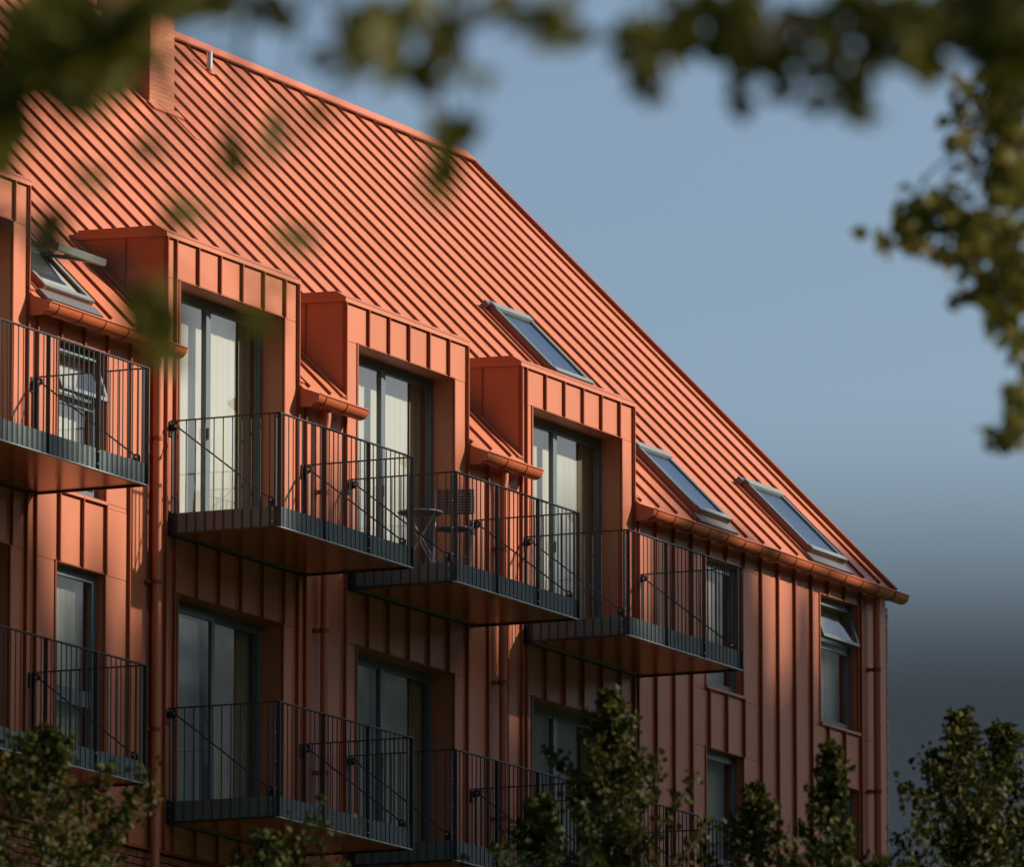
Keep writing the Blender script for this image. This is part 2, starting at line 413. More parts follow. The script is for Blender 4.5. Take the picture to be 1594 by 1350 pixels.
# eaves boxes and gutters
GUT = [(-2.95, -0.02), (2.985, 4.14), (7.08, 8.48), (11.43, 18.84)]
GC, GR = (-0.165, 1.885), 0.100
def half_pipe(x0, x1, r0, r1, a0=180, a1=360, n=12, cy=GC[0], cz=GC[1]):
    o_ = [(cy+r1*math.cos(R(a0+(a1-a0)*k/n)), cz+r1*math.sin(R(a0+(a1-a0)*k/n))) for k in range(n+1)]
    i_ = [(cy+r0*math.cos(R(a0+(a1-a0)*k/n)), cz+r0*math.sin(R(a0+(a1-a0)*k/n))) for k in range(n+1)]
    m = MB(); vs = []; fs = []; N = n+1
    for x in (x0, x1):
        vs += [(x, y, z) for y, z in o_]+[(x, y, z) for y, z in i_]
    for k in range(n):
        fs += [(k, k+1, 2*N+k+1, 2*N+k), (N+k+1, N+k, 3*N+k, 3*N+k+1), (k+1, k, N+k, N+k+1), (2*N+k, 2*N+k+1, 3*N+k+1, 3*N+k)]
    fs += [(0, 2*N, 3*N, N), (n, N+n, 3*N+n, 2*N+n)]
    return m.add(vs, fs)
for x0, x1 in GUT:
    gt = empty('gutter', (0, 0, 0), B)
    off(half_pipe(x0+0.02, x1, GR-0.005, GR)).build('channel', M_GUTTER, gt, True)
    off(MB().tube([(x0+0.02, GC[0]-GR, GC[1]+0.004), (x1, GC[0]-GR, GC[1]+0.004)], 0.011, 8)).build('bead', M_GUTTER, gt, True)
    off(MB().prism_x([(0.0, 2.03), (-0.085, 1.955), (-0.27, 1.885), (-0.255, 1.84), (-0.165, 1.765), (0.0, 1.76)], x0-0.002, x0+0.02)).build('end_plate', M_METAL, gt)
    ecap = [(GC[0]+GR*math.cos(R(180+15*k)), GC[1]+GR*math.sin(R(180+15*k))) for k in range(13)]
    off(MB().prism_x(ecap, x1-0.004, x1+0.004)).build('end_cap', M_GUTTER, gt)
    xs = [x for x in GRID if x0+0.08 < x < x1-0.05]
    for x in xs:
        off(half_pipe(x-0.006, x+0.006, GR-0.004, GR+0.008)).build('bracket', M_SEAM_SHADE, gt, True)
    off(MB().prism_x([(-0.08, 1.93), (0.0, 1.93), (0.0, 1.955), (-0.08, 1.955)], x0, min(x1, 18.74))).build('eaves_board', M_SEAM_SHADE, gt)
# downpipes
for x, gtop in ((-0.34, 1.80), (3.45, 1.80), (7.80, 1.80), (18.23, 1.80)):
    dp = empty('downpipe', (0, 0, 0), B)
    off(MB().tube([(x, -0.115, 1.84), (x, -0.115, 1.70), (x, -0.10, 1.60), (x, -0.10, ZBRICK-0.2), (x, -0.10, -GZ+0.1)], 0.046, 12)).build('pipe', M_METAL, dp, True)
    for z in (0.92, -0.55, -2.05, -3.6):
        off(MB().tube([(x, -0.10, z-0.022), (x, -0.10, z+0.022)], 0.053, 12)).build('pipe_clip', M_SEAM_SHADE, dp, True)
        off(MB().box(x-0.09, x+0.0, -0.052, 0.0, z-0.018, z+0.018)).build('clip_bracket', M_SEAM_SHADE, dp)
# chimney
ch = empty('chimney', (0, 0, 0), B)
off(MB().box(7.34, 7.93, 4.06, 4.68, 5.5, 8.6)).build('stack', M_CHIM, ch)
off(MB().box(7.30, 7.97, 4.02, 4.72, 7.33, 7.47)).build('corbel', M_CHIM, ch)
off(MB().box(7.28, 7.99, 4.00, 4.74, 8.6, 8.72)).build('cap', M_CHIM, ch)
off(MB().obb(Vector((7.28, 3.98, roofz(3.98)))+NRM*0.0, (0.72, 0, 0), Vector((0, 0.09, 0.09*RS)), NRM*0.03)).build('apron_flashing', M_METAL, ch)
off(MB().obb(Vector((7.80, 3.72, roofz(3.72)))+NRM*0.0, (0.10, 0, 0), Vector((0, 0.27, 0.27*RS)), NRM*0.012)).build('apron_flashing', M_METAL, ch)
# vent pipe
vp = empty('roof_vent', (0, 0, 0), B)
vx, vy = 10.955, 5.18
off(MB().tube([(vx, vy, roofz(vy)-0.05), (vx, vy, roofz(vy)+0.25)], 0.036, 14)).build('pipe', M_BOLT, vp, True)
off(MB().tube([(vx, vy, roofz(vy)-0.02), (vx, vy, roofz(vy)+0.05)], [0.075, 0.038], 14)).build('collar', M_METAL, vp, True)

# skylights (x0, x1, y at lower end, y at upper end)
def skylight(x0, x1, y0, y1, opened=False):
    s = empty('skylight', (0, 0, 0), B)
    e = Vector((0, 1, RS)).normalized()
    L = (y1-y0)*math.sqrt(1+RS*RS); O = Vector((x0, y0, roofz(y0))); hk = 0.085; w = x1-x0
    def P(u, v, n_): return O+Vector((u, 0, 0))+e*v+NRM*n_
    def slab(u0, u1, v0, v1, n0, n1, name, m, par=s):
        return off(MB().obb(P(u0, v0, n0), (u1-u0, 0, 0), e*(v1-v0), NRM*(n1-n0))).build(name, m, par)
    for (a, b, c, d_) in ((-0.05, 0.0, -0.05, L+0.05), (w, w+0.05, -0.05, L+0.05), (0, w, -0.05, 0), (0, w, L, L+0.05)):
        slab(a, b, c, d_, -0.02, hk, 'kerb', M_KERB)
    slab(-0.12, w+0.12, -0.20, -0.05, 0.0, 0.048, 'apron', M_FLASH)
    slab(-0.12, -0.05, -0.05, L+0.10, 0.0, 0.03, 'side_flashing', M_KERB)
    slab(w+0.05, w+0.12, -0.05, L+0.10, 0.0, 0.03, 'side_flashing', M_KERB)
    slab(-0.10, w+0.10, L+0.05, L+0.13, 0.0, 0.10, 'head_flashing', M_FLASH)
    if not opened:
        f = 0.032
        for (a, b, c, d_, nm) in ((-0.05, f, -0.05, L+0.05, 'frame'), (w-f, w+0.05, -0.05, L+0.05, 'frame'), (f, w-f, -0.05, f, 'frame'), (f, w-f, L-f, L+0.05, 'frame')):
            slab(a, b, c, d_, hk+0.001, hk+0.03, nm, M_FRAME)
        slab(-0.052, w+0.052, -0.065, 0.012, hk+0.031, hk+0.042, 'sash_bar', M_SASH)
        slab(-0.052, w+0.052, L-0.02, L+0.085, hk+0.031, hk+0.046, 'head_cover', M_SASH)
        slab(f-0.004, w-f+0.004, f-0.004, L-f+0.004, hk+0.006, hk+0.014, 'pane', M_SKYGLASS)
        slab(0, w, 0, L, 0.005, 0.02, 'shaft', M_CURT)
    else:
        slab(0, w, 0, L, hk-0.04, hk-0.025, 'shaft_blind', M_PALE)
        for (a, b, c, d_) in ((-0.055, 0.02, -0.05, L+0.05), (w-0.02, w+0.055, -0.05, L+0.05), (0.02, w-0.02, -0.055, 0.02), (0.02, w-0.02, L-0.02, L+0.09)):
            slab(a, b, c, d_, hk+0.001, hk+0.02, 'frame', M_SASH)
        # centre pivot sash swung almost level
        c = P(0, L*0.52, hk+0.03); t = Vector((0, -1, -0.20)).normalized(); n2 = Vector((0, -0.20, 1)).normalized()
        hl = L*0.5
        def sl(u0, u1, v0, v1, n0, n1, name, m):
            off(MB().obb(c+Vector((u0, 0, 0))+t*v0+n2*n0, (u1-u0, 0, 0), t*(v1-v0), n2*(n1-n0))).build(name, m, s)
        sl(0.0, 0.06, -hl*0.2, hl, 0, 0.045, 'sash_stile', M_SASH); sl(w-0.06, w, -hl*0.2, hl, 0, 0.045, 'sash_stile', M_SASH)
        sl(-0.03, w+0.03, hl-0.07, hl+0.01, -0.01, 0.06, 'sash_rail', M_SASH)
        sl(0.055, w-0.055, -hl*0.2, hl-0.06, 0.018, 0.026, 'pane', M_SKYGLASS)
    return s
skylight(12.86, 13.80, 1.72, 2.48)
skylight(13.19, 14.01, 0.06, 0.80)
skylight(16.42, 17.36, 0.05, 0.84)
skylight(-2.66, -1.72, 0.03, 0.84, True)

# ------------------------------------------------------------------ doors, windows, rooms, curtains
def wavy(x0, x1, z0, z1, y, amp, n, seed):
    rnd = random.Random(seed); m = MB(); N = n; vs = []
    for k in range(N+1):
        t = k/N; x = x0+(x1-x0)*t
        dy = amp*(math.sin(t*(x1-x0)*48+seed)+0.6*math.sin(t*(x1-x0)*23+seed*2.1)+0.3*rnd.uniform(-1, 1))
        vs += [(x, y+dy, z0), (x, y+dy*0.8, z1)]
    m.add(vs, [(2*k, 2*k+2, 2*k+3, 2*k+1) for k in range(N)])
    return m
def room(o, y, par):
    x0, x1, z0, z1 = o
    m = MB(); y1 = y+0.75
    m.add([(x0-.05, y, z0-.03), (x1+.35, y, z0-.03), (x1+.35, y, z1+.03), (x0-.05, y, z1+.03), (x0-.05, y1, z0-.03), (x1+.35, y1, z0-.03), (x1+.35, y1, z1+.03), (x0-.05, y1, z1+.03)],
          [(4, 5, 6, 7), (0, 1, 5, 4), (3, 7, 6, 2), (0, 4, 7, 3), (1, 2, 6, 5)])
    off(m).build('room_lining', M_ROOM, par)
def door(o, curtain_label, slid=False, seed=1, group=None):
    x0, x1, z0, z1 = o
    d = empty('balcony_door', (0, 0, 0), B); y = 0.255
    f = 0.055; w = x1-x0; xm0 = x0+1.072; xm1 = x0+1.195
    m = MB().box(x0, x0+f, y, y+0.07, z0, z1).box(x1-f, x1, y, y+0.07, z0, z1).box(x0+f, x1-f, y, y+0.07, z1-f, z1).box(x0+f, x1-f, y, y+0.07, z0, z0+f)
    off(m).build('frame', M_FRAME, d)
    off(MB().box(xm0, xm0+0.058, y-0.008, y+0.05, z0+f, z1-f)).build('stile', M_FRAME, d)
    off(MB().box(xm0+0.062, xm1, y+0.004, y+0.05, z0+f, z1-f)).build('stile', M_FRAME, d)
    for a, b in ((x0+f, xm0), (xm1, x1-f)):
        off(MB().box(a, b, y+0.002, y+0.04, z1-f-0.05, z1-f)).build('rail', M_FRAME, d)
        off(MB().box(a, b, y+0.002, y+0.04, z0+f, z0+f+0.07)).build('rail', M_FRAME, d)
        off(MB().add([(a, y+0.022, z0+f+0.07), (b, y+0.022, z0+f+0.07), (b, y+0.022, z1-f-0.05), (a, y+0.022, z1-f-0.05)], [(0, 1, 2, 3)])).build('pane', M_GLASS, d)
    off(MB().box(xm0+0.02, xm0+0.036, y-0.035, y-0.008, z0+0.98, z0+1.10)).build('handle', M_FRAME, d)
    if slid:
        a, b = x0+0.25, x0+1.20
        yy = y-0.06
        m = MB().box(a, a+0.06, yy, yy+0.04, z0+0.02, z1-0.05).box(b-0.07, b, yy, yy+0.04, z0+0.02, z1-0.05).box(a+.06, b-.07, yy, yy+0.04, z1-0.12, z1-0.05).box(a+.06, b-.07, yy, yy+0.04, z0+0.02, z0+0.1)
        off(m).build('sliding_leaf', M_FRAME, d)
        off(MB().add([(a+.06, yy+.02, z0+.1), (b-.07, yy+.02, z0+.1), (b-.07, yy+.02, z1-.12), (a+.06, yy+.02, z1-.12)], [(0, 1, 2, 3)])).build('pane', M_GLASS, d)
    room(o, 0.302, d)
    c = off(wavy(x0+0.02, x0+2.05, z0+0.02, z1-0.02, y+0.15, 0.0017, 160, seed)).build('curtain', M_CURT, None, True)
    tag(c, 'cream full length curtain '+curtain_label, 'curtain', group)
    c = off(wavy(x0+2.04, x1+0.30, z0+0.02, z1-0.02, y+0.13, 0.012, 60, seed+3)).build('reveal_shade_sheet', M_REVEAL_SHADE, None, True)  # added sheet carrying the reveal's dark reflection and shade in its colour
    tag(c, 'olive sheet standing in for reveal shade '+curtain_label, 'reveal_shade_sheet', group)
lab1 = ['behind the dormer door beside the open skylight', 'behind the dormer door nearest the chimney', 'behind the dormer door with folding chair outside', 'behind the dormer door next to the long gutter']
lab2 = ['behind the lower balcony door under the dormer beside the open skylight', 'behind the lower balcony door whose leaf is slid across', 'behind the lower balcony door below the balcony with folding chair', 'behind the lower balcony door rising behind the treetop']
for i in range(4):
    door(DOORS1[i], lab1[i], False, i+1)
    door(DOORS2[i], lab2[i], i == 1, i+11)
wlab = ['behind the window with tilted top vent beside the open skylight', 'behind the plain window at the end of a balcony', 'behind the window with tilted top vent beside the building corner',
        'behind the tall lower window next to the long downpipe', 'behind the lower window under the last balcony', 'behind the lower window near the building corner']
for k, (x0, x1, z0, z1, zb, vent) in enumerate(WINS):
    d = empty('window', (0, 0, 0), B); y = 0.095; f = 0.05
    m = MB().box(x0, x0+f, y, y+0.07, z0, z1).box(x1-f, x1, y, y+0.07, z0, z1).box(x0+f, x1-f, y, y+0.07, z1-f, z1).box(x0+f, x1-f, y, y+0.07, z0, z0+f)
    off(m).build('frame', M_FRAME, d)
    lo, hi = z0+f, z1-f
    if zb is not None:
        off(MB().box(x0+f, x1-f, y+0.002, y+0.068, zb-0.035, zb+0.035)).build('transom', M_FRAME, d)
        parts = [(lo, zb-0.035, False), (zb+0.035, hi, vent)]
    else:
        parts = [(lo, hi, False)]
    for a, b, op in parts:
        fr = 0.045
        # sash built flat at its hinge line, swung outwards if open
        hx, hy, hz = x0+f, y+0.01, b
        ang = R(17) if op else 0.0
        def T(mb_):
            out = []
            for (X, Y, Z) in mb_.v:
                yy, zz_ = Y, Z-hz
                out.append((X, hy+yy*math.cos(ang)+zz_*math.sin(ang), hz-yy*math.sin(ang)*1.0+zz_*math.cos(ang)))
            mb_.v = out; return off(mb_)
        e = 0.03 if op else 0.0
        x0s, x1s, a_, b_ = x0+f-e, x1-f+e, a-e, b
        s_ = MB().box(x0s, x0s+fr, -0.012, 0.04, a_, b_).box(x1s-fr, x1s, -0.012, 0.04, a_, b_).box(x0s+fr, x1s-fr, -0.012, 0.04, a_, a_+fr).box(x0s+fr, x1s-fr, -0.012, 0.04, b_-fr, b_)
        T(s_).build('sash', M_FRAME, d)
        T(MB().add([(x0s+fr, 0.01, a_+fr), (x1s-fr, 0.01, a_+fr), (x1s-fr, 0.01, b_-fr), (x0s+fr, 0.01, b_-fr)], [(0, 1, 2, 3)])).build('pane', M_GLASS, d)
    room((x0, x1, z0, z1), 0.302, d)
    c = off(wavy(x0+0.005, x1-0.005, z0+0.02, z1-0.02, y+0.14, 0.004, 90, k+31)).build('curtain', M_BLIND if k in (2, 5) else M_CURT, None, True)
    tag(c, ('grey cloth blind ' if k in (2, 5) else 'pale curtain ')+wlab[k], 'curtain')

# ------------------------------------------------------------------ balconies
BW, BD, ZR = 3.0517, 1.265, 1.1734
CACHE = {}
def shared(key, fn):
    if key not in CACHE: CACHE[key] = fn()
    return CACHE[key]
mBal = MB().tube([(0, 0, 0.004), (0, 0, ZR-0.008)], 0.0068, 6).mesh('baluster', M_STEEL, True)
mPostF = MB().box(-0.006, 0.006, -0.022, 0.022, 0.0, ZR-0.006).mesh('post', M_STEEL)
mPostS = MB().box(-0.022, 0.022, -0.006, 0.006, 0.0, ZR-0.006).mesh('post', M_STEEL)
mFasF = MB().box(0.012, BW-0.012, -BD+0.012, -BD+0.024, 0.014, 0.215).mesh('fascia', M_FASCIA)
mFasS = MB().box(-0.006, 0.006, -BD+0.025, -0.002, 0.014, 0.215).mesh('fascia', M_FASCIA)
mSof = MB().box(0.02, BW-0.02, -BD+0.026, -0.076, 0.006, 0.022).mesh('soffit', M_SOFFIT)
mDeck = MB().box(0.02, BW-0.02, -BD+0.026, -0.01, 0.180, 0.210).mesh('deck', M_DECK)
mRim = MB().box(-0.014, BW+0.014, -BD-0.014, -BD+0.026, -0.006, 0.004).mesh('rim', M_LIP)
mRimS = MB().box(-0.014, 0.022, -BD+0.026, -0.01, -0.010, 0.006).mesh('rim', M_STEEL)
mRail = MB().box(-0.016, BW+0.016, -BD-0.016, -BD+0.022, ZR-0.012, ZR).mesh('handrail', M_STEEL)
mRailS = MB().box(-0.016, 0.016, -BD+0.022, -0.02, ZR-0.012, ZR).mesh('handrail', M_STEEL)
mBeam = MB().box(0.022, BW-0.022, -0.075, -0.004, -0.014, 0.20).mesh('wall_beam', M_STEEL)
mTie = MB().tube([(0, -0.075, ZR-0.055), (0, -BD+0.10, 0.285)], 0.0085, 8).mesh('tie_rod', M_STEEL, True)
mEye = MB().tube([(-0.012, -0.075, ZR-0.055), (0.012, -0.075, ZR-0.055)], 0.036, 14).box(-0.005, 0.005, -0.08, 0.0, ZR-0.10, ZR-0.03).box(-0.05, 0.05, -0.014, 0.0, ZR-0.16, ZR-0.01).mesh('tie_bracket', M_STEEL)
mEye2 = MB().tube([(-0.012, -BD+0.10, 0.285), (0.012, -BD+0.10, 0.285)], 0.034, 12).box(-0.004, 0.004, -BD+0.06, -BD+0.14, 0.22, 0.29).mesh('tie_bracket', M_STEEL)
mEyeB = MB().tube([(-0.016, -0.075, ZR-0.055), (0.016, -0.075, ZR-0.055)], 0.015, 8).mesh('bolt', M_BOLT)
mEyeB2 = MB().tube([(-0.016, -BD+0.10, 0.285), (0.016, -BD+0.10, 0.285)], 0.012, 8).mesh('bolt', M_BOLT)
mWallPl = MB().box(-0.045, 0.045, -0.03, 0.0, 0.0, 0.24).box(-0.012, 0.012, -0.10, -0.03, 0.02, 0.22).mesh('wall_plate', M_STEEL)
mBolt = MB().tube([(-0.013, 0, 0), (0.013, 0, 0)], 0.008, 8).mesh('bolt', M_BOLT)
def balcony(x, z, joined=False):
    b = empty('balcony', (x, 0, z+BZ), B)
    put('fascia', mFasF, b); put('fascia', mFasS, b); put('fascia', mFasS, b, (BW, 0, 0))
    put('soffit', mSof, b); put('deck', mDeck, b); put('rim', mRim, b); put('rim', mRimS, b); put('rim', mRimS, b, (BW-0.008, 0, 0)); put('wall_beam', mBeam, b)
    put('handrail', mRail, b); put('handrail', mRailS, b); put('handrail', mRailS, b, (BW, 0, 0))
    pos = []
    for s in range(3):
        for k in range(1, 10): pos.append((BW*(s+k/10)/3, -BD))
    for k in range(1, 12):
        for xx in (0.0, BW): pos.append((xx-(0.016 if xx == 0 else -0.016), -BD*(k/12)))
    if joined:
        m = MB()
        for q in pos: m.tube([(q[0], q[1], 0.004), (q[0], q[1], ZR-0.008)], 0.0068, 6)
        tag(m.build('balusters', M_STEEL, b), kind='stuff')
    else:
        for q in pos: put('baluster', mBal, b, (q[0], q[1], 0))
    for k in range(4): put('post', mPostF, b, (BW*k/3, -BD+(0.004 if k in (1, 2) else 0.0), 0))
    for xx in (0.0, BW):
        put('post', mPostS, b, (xx+(0.03 if xx == 0 else -0.03)*0-0.0, -BD+0.045, 0)); put('post', mPostS, b, (xx, -0.045, 0))
        put('tie_rod', mTie, b, (xx+(0.022 if xx == 0 else -0.022), 0, 0)); put('tie_bracket', mEye, b, (xx+(0.022 if xx == 0 else -0.022), 0, 0))
        put('bolt', mEyeB, b, (xx+(0.022 if xx == 0 else -0.022), 0, 0)); put('bolt', mEyeB2, b, (xx+(0.022 if xx == 0 else -0.022), 0, 0)); put('tie_bracket', mEye2, b, (xx+(0.022 if xx == 0 else -0.022), 0, 0)); put('wall_plate', mWallPl, b, (xx, 0, 0))
    for zz in (1.14, 0.86, 0.57, 0.29):
        put('bolt', mBolt, b, (-0.016, -BD+0.022, zz))
    for zz in (0.06, 0.18):
        for xx, yy in ((-0.010, -0.045), (-0.010, -BD+0.07), (BW-0.010, -0.045)):
            put('bolt', mBolt, b, (xx, yy, zz))
        put('bolt', mBolt, b, (BW*2/3-0.004, -BD-0.010, zz))
    return b
for i, d in enumerate(DX):
    balcony(d+0.0905, 0.0, False)
    balcony(d+0.0905, -H, i >= 2)

# ------------------------------------------------------------------ folding chair and round table on one balcony
def folding_chair(loc, rz):
    t = empty('folding_chair', loc, None, rz)
    tag(t, 'dark folding bistro chair with woven slatted back on the balcony', 'chair')
    wd = 0.20
    for s in (-1, 1):
        MB().tube([(s*wd, 0.22, 0), (s*wd, -0.02, 0.44), (s*wd, -0.20, 0.66), (s*wd, -0.24, 0.92)], 0.010, 6).build('leg', M_CHAIRM, t, True)
        MB().tube([(s*(wd-0.025), -0.24, 0), (s*(wd-0.025), 0.17, 0.45)], 0.010, 6).build('leg', M_CHAIRM, t, True)
    for zz in (0.13,):
        MB().tube([(-wd, 0.15, zz), (wd, 0.15, zz)], 0.007, 6).build('stretcher', M_CHAIRM, t)
        MB().tube([(-wd+.025, -0.13, zz), (wd-.025, -0.13, zz)], 0.007, 6).build('stretcher', M_CHAIRM, t)
    MB().tube([(0.19*math.cos(a*math.pi/10), 0.01+0.19*math.sin(a*math.pi/10), 0.455) for a in range(21)], 0.011, 6, False).build('seat_ring', M_CHAIRM, t, True)
    for k in range(7):
        y = -0.15+0.053*k; hw = math.sqrt(max(0.19**2-(y-0.01)**2, 0.001))
        MB().box(-hw, hw, y-0.018, y+0.018, 0.445, 0.459).build('seat_slat', M_WOVEN, t)
    for k in range(9):
        z = 0.645+0.031*k; y = -0.20-0.04*(z-0.66)/0.26
        MB().box(-wd-0.01, wd+0.01, y-0.007, y+0.005, z, z+0.019).build('back_slat', M_WOVEN, t)
    for k in range(5):
        x = -0.16+0.08*k
        MB().obb((x-0.008, -0.202, 0.645), (0.016, 0, 0), (0, 0.006, 0), (0, -0.043, 0.28)).build('back_strap', M_WOVEN, t)
    return t
def bistro_table(loc, rz):
    t = empty('bistro_table', loc, None, rz)
    tag(t, 'small round dark folding bistro table beside the woven chair', 'table')
    MB().disc((0, 0, 0.625), 0.235, 0.014, 24).build('table_top', M_WOVEN, t)
    MB().tube([(0.235*math.cos(a*math.pi/12), 0.235*math.sin(a*math.pi/12), 0.632) for a in range(25)], 0.011, 6, False).build('rim', M_CHAIRM, t, True)
    for s in (-1, 1):
        MB().tube([(s*0.15, 0.20, 0), (s*0.15, -0.15, 0.62)], 0.010, 6).build('leg', M_CHAIRM, t)
        MB().tube([(s*0.12, -0.20, 0), (s*0.12, 0.15, 0.62)], 0.010, 6).build('leg', M_CHAIRM, t)
    MB().tube([(-.15, 0.15, 0.09), (.15, 0.15, 0.09)], 0.007, 6).build('stretcher', M_CHAIRM, t)
    MB().tube([(-.12, -0.15, 0.09), (.12, -0.15, 0.09)], 0.007, 6).build('stretcher', M_CHAIRM, t)
    return t
folding_chair((DX[2]+0.0905+0.62, -0.94, 0.210+GZ), R(112))
bistro_table((DX[2]+0.0905+0.48, -0.62, 0.210+GZ), R(30))

# ------------------------------------------------------------------ trees
def leaves_mesh(name, C_, size, m, rng, droop=0.3, up=None):
    N = len(C_); C_ = np.asarray(C_)
    s = size*rng.uniform(0.65, 1.25, N)[:, None]
    d = rng.normal(size=(N, 3)); d[:, 2] -= droop; d /= np.linalg.norm(d, axis=1)[:, None]
    q = rng.normal(size=(N, 3)); q[:, 2] += 0.6
    w = np.cross(d, q); w /= np.linalg.norm(w, axis=1)[:, None]; n_ = np.cross(w, d)
    fold = rng.uniform(0.05, 0.22, N)[:, None]
    prof = [(0, 0, 0), (0.36, 0.22, 1), (0.40, 0.52, 1.2), (0.20, 0.74, 0.6), (0, 1.0, -0.5), (-0.20, 0.74, 0.6), (-0.40, 0.52, 1.2), (-0.36, 0.22, 1)]
    V = np.stack([C_+s*(w*a+d*(b-0.4)+n_*fold*c) for a, b, c in prof], 1).reshape(-1, 3)
    base_ = (np.arange(N)*8)[:, None]
    F = np.concatenate([base_+np.array([[0, 1, 2, 3]]), base_+np.array([[0, 3, 4, 5]]), base_+np.array([[0, 5, 6, 7]])], 0)
    me = bpy.data.meshes.new(name)
    me.vertices.add(len(V)); me.vertices.foreach_set('co', V.astype(np.float32).ravel())
    me.loops.add(F.size); me.loops.foreach_set('vertex_index', F.astype(np.int32).ravel())
    me.polygons.add(len(F)); me.polygons.foreach_set('loop_start', (np.arange(len(F))*4).astype(np.int32))
    me.update(calc_edges=True); me.materials.append(m)
    return me

def young_tree(label, apex, slope, rmax, crown_h, seed, nlimb=70, leaf=0.056, m=M_LEAFT, name='leafy_tree', lean=(0, 0), group='trees in front of the building'):
    rng = np.random.default_rng(seed)
    apex = Vector(apex); root = Vector((apex.x+lean[0], apex.y+lean[1], 0))
    t = empty(name, root); tag(t, label, 'tree', group)
    top = apex-root
    tp = [top*0, top*0.3+Vector((0.06, 0.04, 0)), top*0.6+Vector((-0.05, 0.03, 0)), top*0.85, top*0.985]
    MB().tube(tp, [0.13, 0.10, 0.065, 0.03, 0.006], 8).build('trunk', M_BARK, t, True)
    limbs = MB(); pts = []
    def trunk_at(z):
        f = z/top.z; return Vector((top.x*f, top.y*f, z))
    for k in range(nlimb):
        h = crown_h*(((k+0.5)/nlimb)**1.35)           # how far below the apex the tip is
        az = k*2.39996+rng.uniform(-0.4, 0.4)
        rad = min(slope*h, rmax)*rng.uniform(0.4, 1.65)+0.03; lift = rng.uniform(-0.05, 0.22)*min(1.0, rad*2)
        tip = trunk_at(top.z-h)+Vector((math.cos(az)*rad, math.sin(az)*rad, lift))
        st = trunk_at(max(top.z-h-rad*rng.uniform(0.5, 0.9)-0.1, 1.8))
        mid = (st+tip)/2+Vector((0, 0, -0.08*rad))
        limbs.tube([st, mid, tip], [0.012+0.010*rad, 0.008+0.005*rad, 0.003], 5, False)
        n = int(42+125*rad)
        for _ in range(n):
            f = rng.uniform(0.12, 1.02)**0.8
            p = st.lerp(mid, f*2) if f < 0.5 else mid.lerp(tip, f*2-1)
            sp = 0.028+0.07*rad*(1.15-f*0.8)
            pts.append((p.x+rng.normal()*sp, p.y+rng.normal()*sp, p.z+rng.normal()*sp*0.8))
    for _ in range(40):
        f = rng.uniform(0, 0.45); p = trunk_at(top.z-f)
        pts.append((p.x+rng.normal()*0.035, p.y+rng.normal()*0.035, p.z))
    limbs.build('limbs', M_BARK, t, True)
    c = put('crown', leaves_mesh('crown', pts, leaf, m, rng), t); c['kind'] = 'stuff'
    return t
TD = 64.0
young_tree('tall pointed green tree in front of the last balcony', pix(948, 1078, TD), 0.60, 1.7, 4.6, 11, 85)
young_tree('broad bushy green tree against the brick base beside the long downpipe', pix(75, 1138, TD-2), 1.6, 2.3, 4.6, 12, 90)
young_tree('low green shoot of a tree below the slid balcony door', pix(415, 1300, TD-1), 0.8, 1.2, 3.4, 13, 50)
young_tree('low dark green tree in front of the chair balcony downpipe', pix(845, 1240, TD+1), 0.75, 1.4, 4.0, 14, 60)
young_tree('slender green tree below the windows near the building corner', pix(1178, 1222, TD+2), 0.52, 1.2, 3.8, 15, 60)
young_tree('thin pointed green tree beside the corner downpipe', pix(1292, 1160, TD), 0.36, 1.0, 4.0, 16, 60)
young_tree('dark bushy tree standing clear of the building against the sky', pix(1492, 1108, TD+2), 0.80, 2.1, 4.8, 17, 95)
young_tree('dark round tree beside the dark bushy tree against the sky', pix(1560, 1130, TD+3), 0.9, 1.9, 4.8, 18, 90)

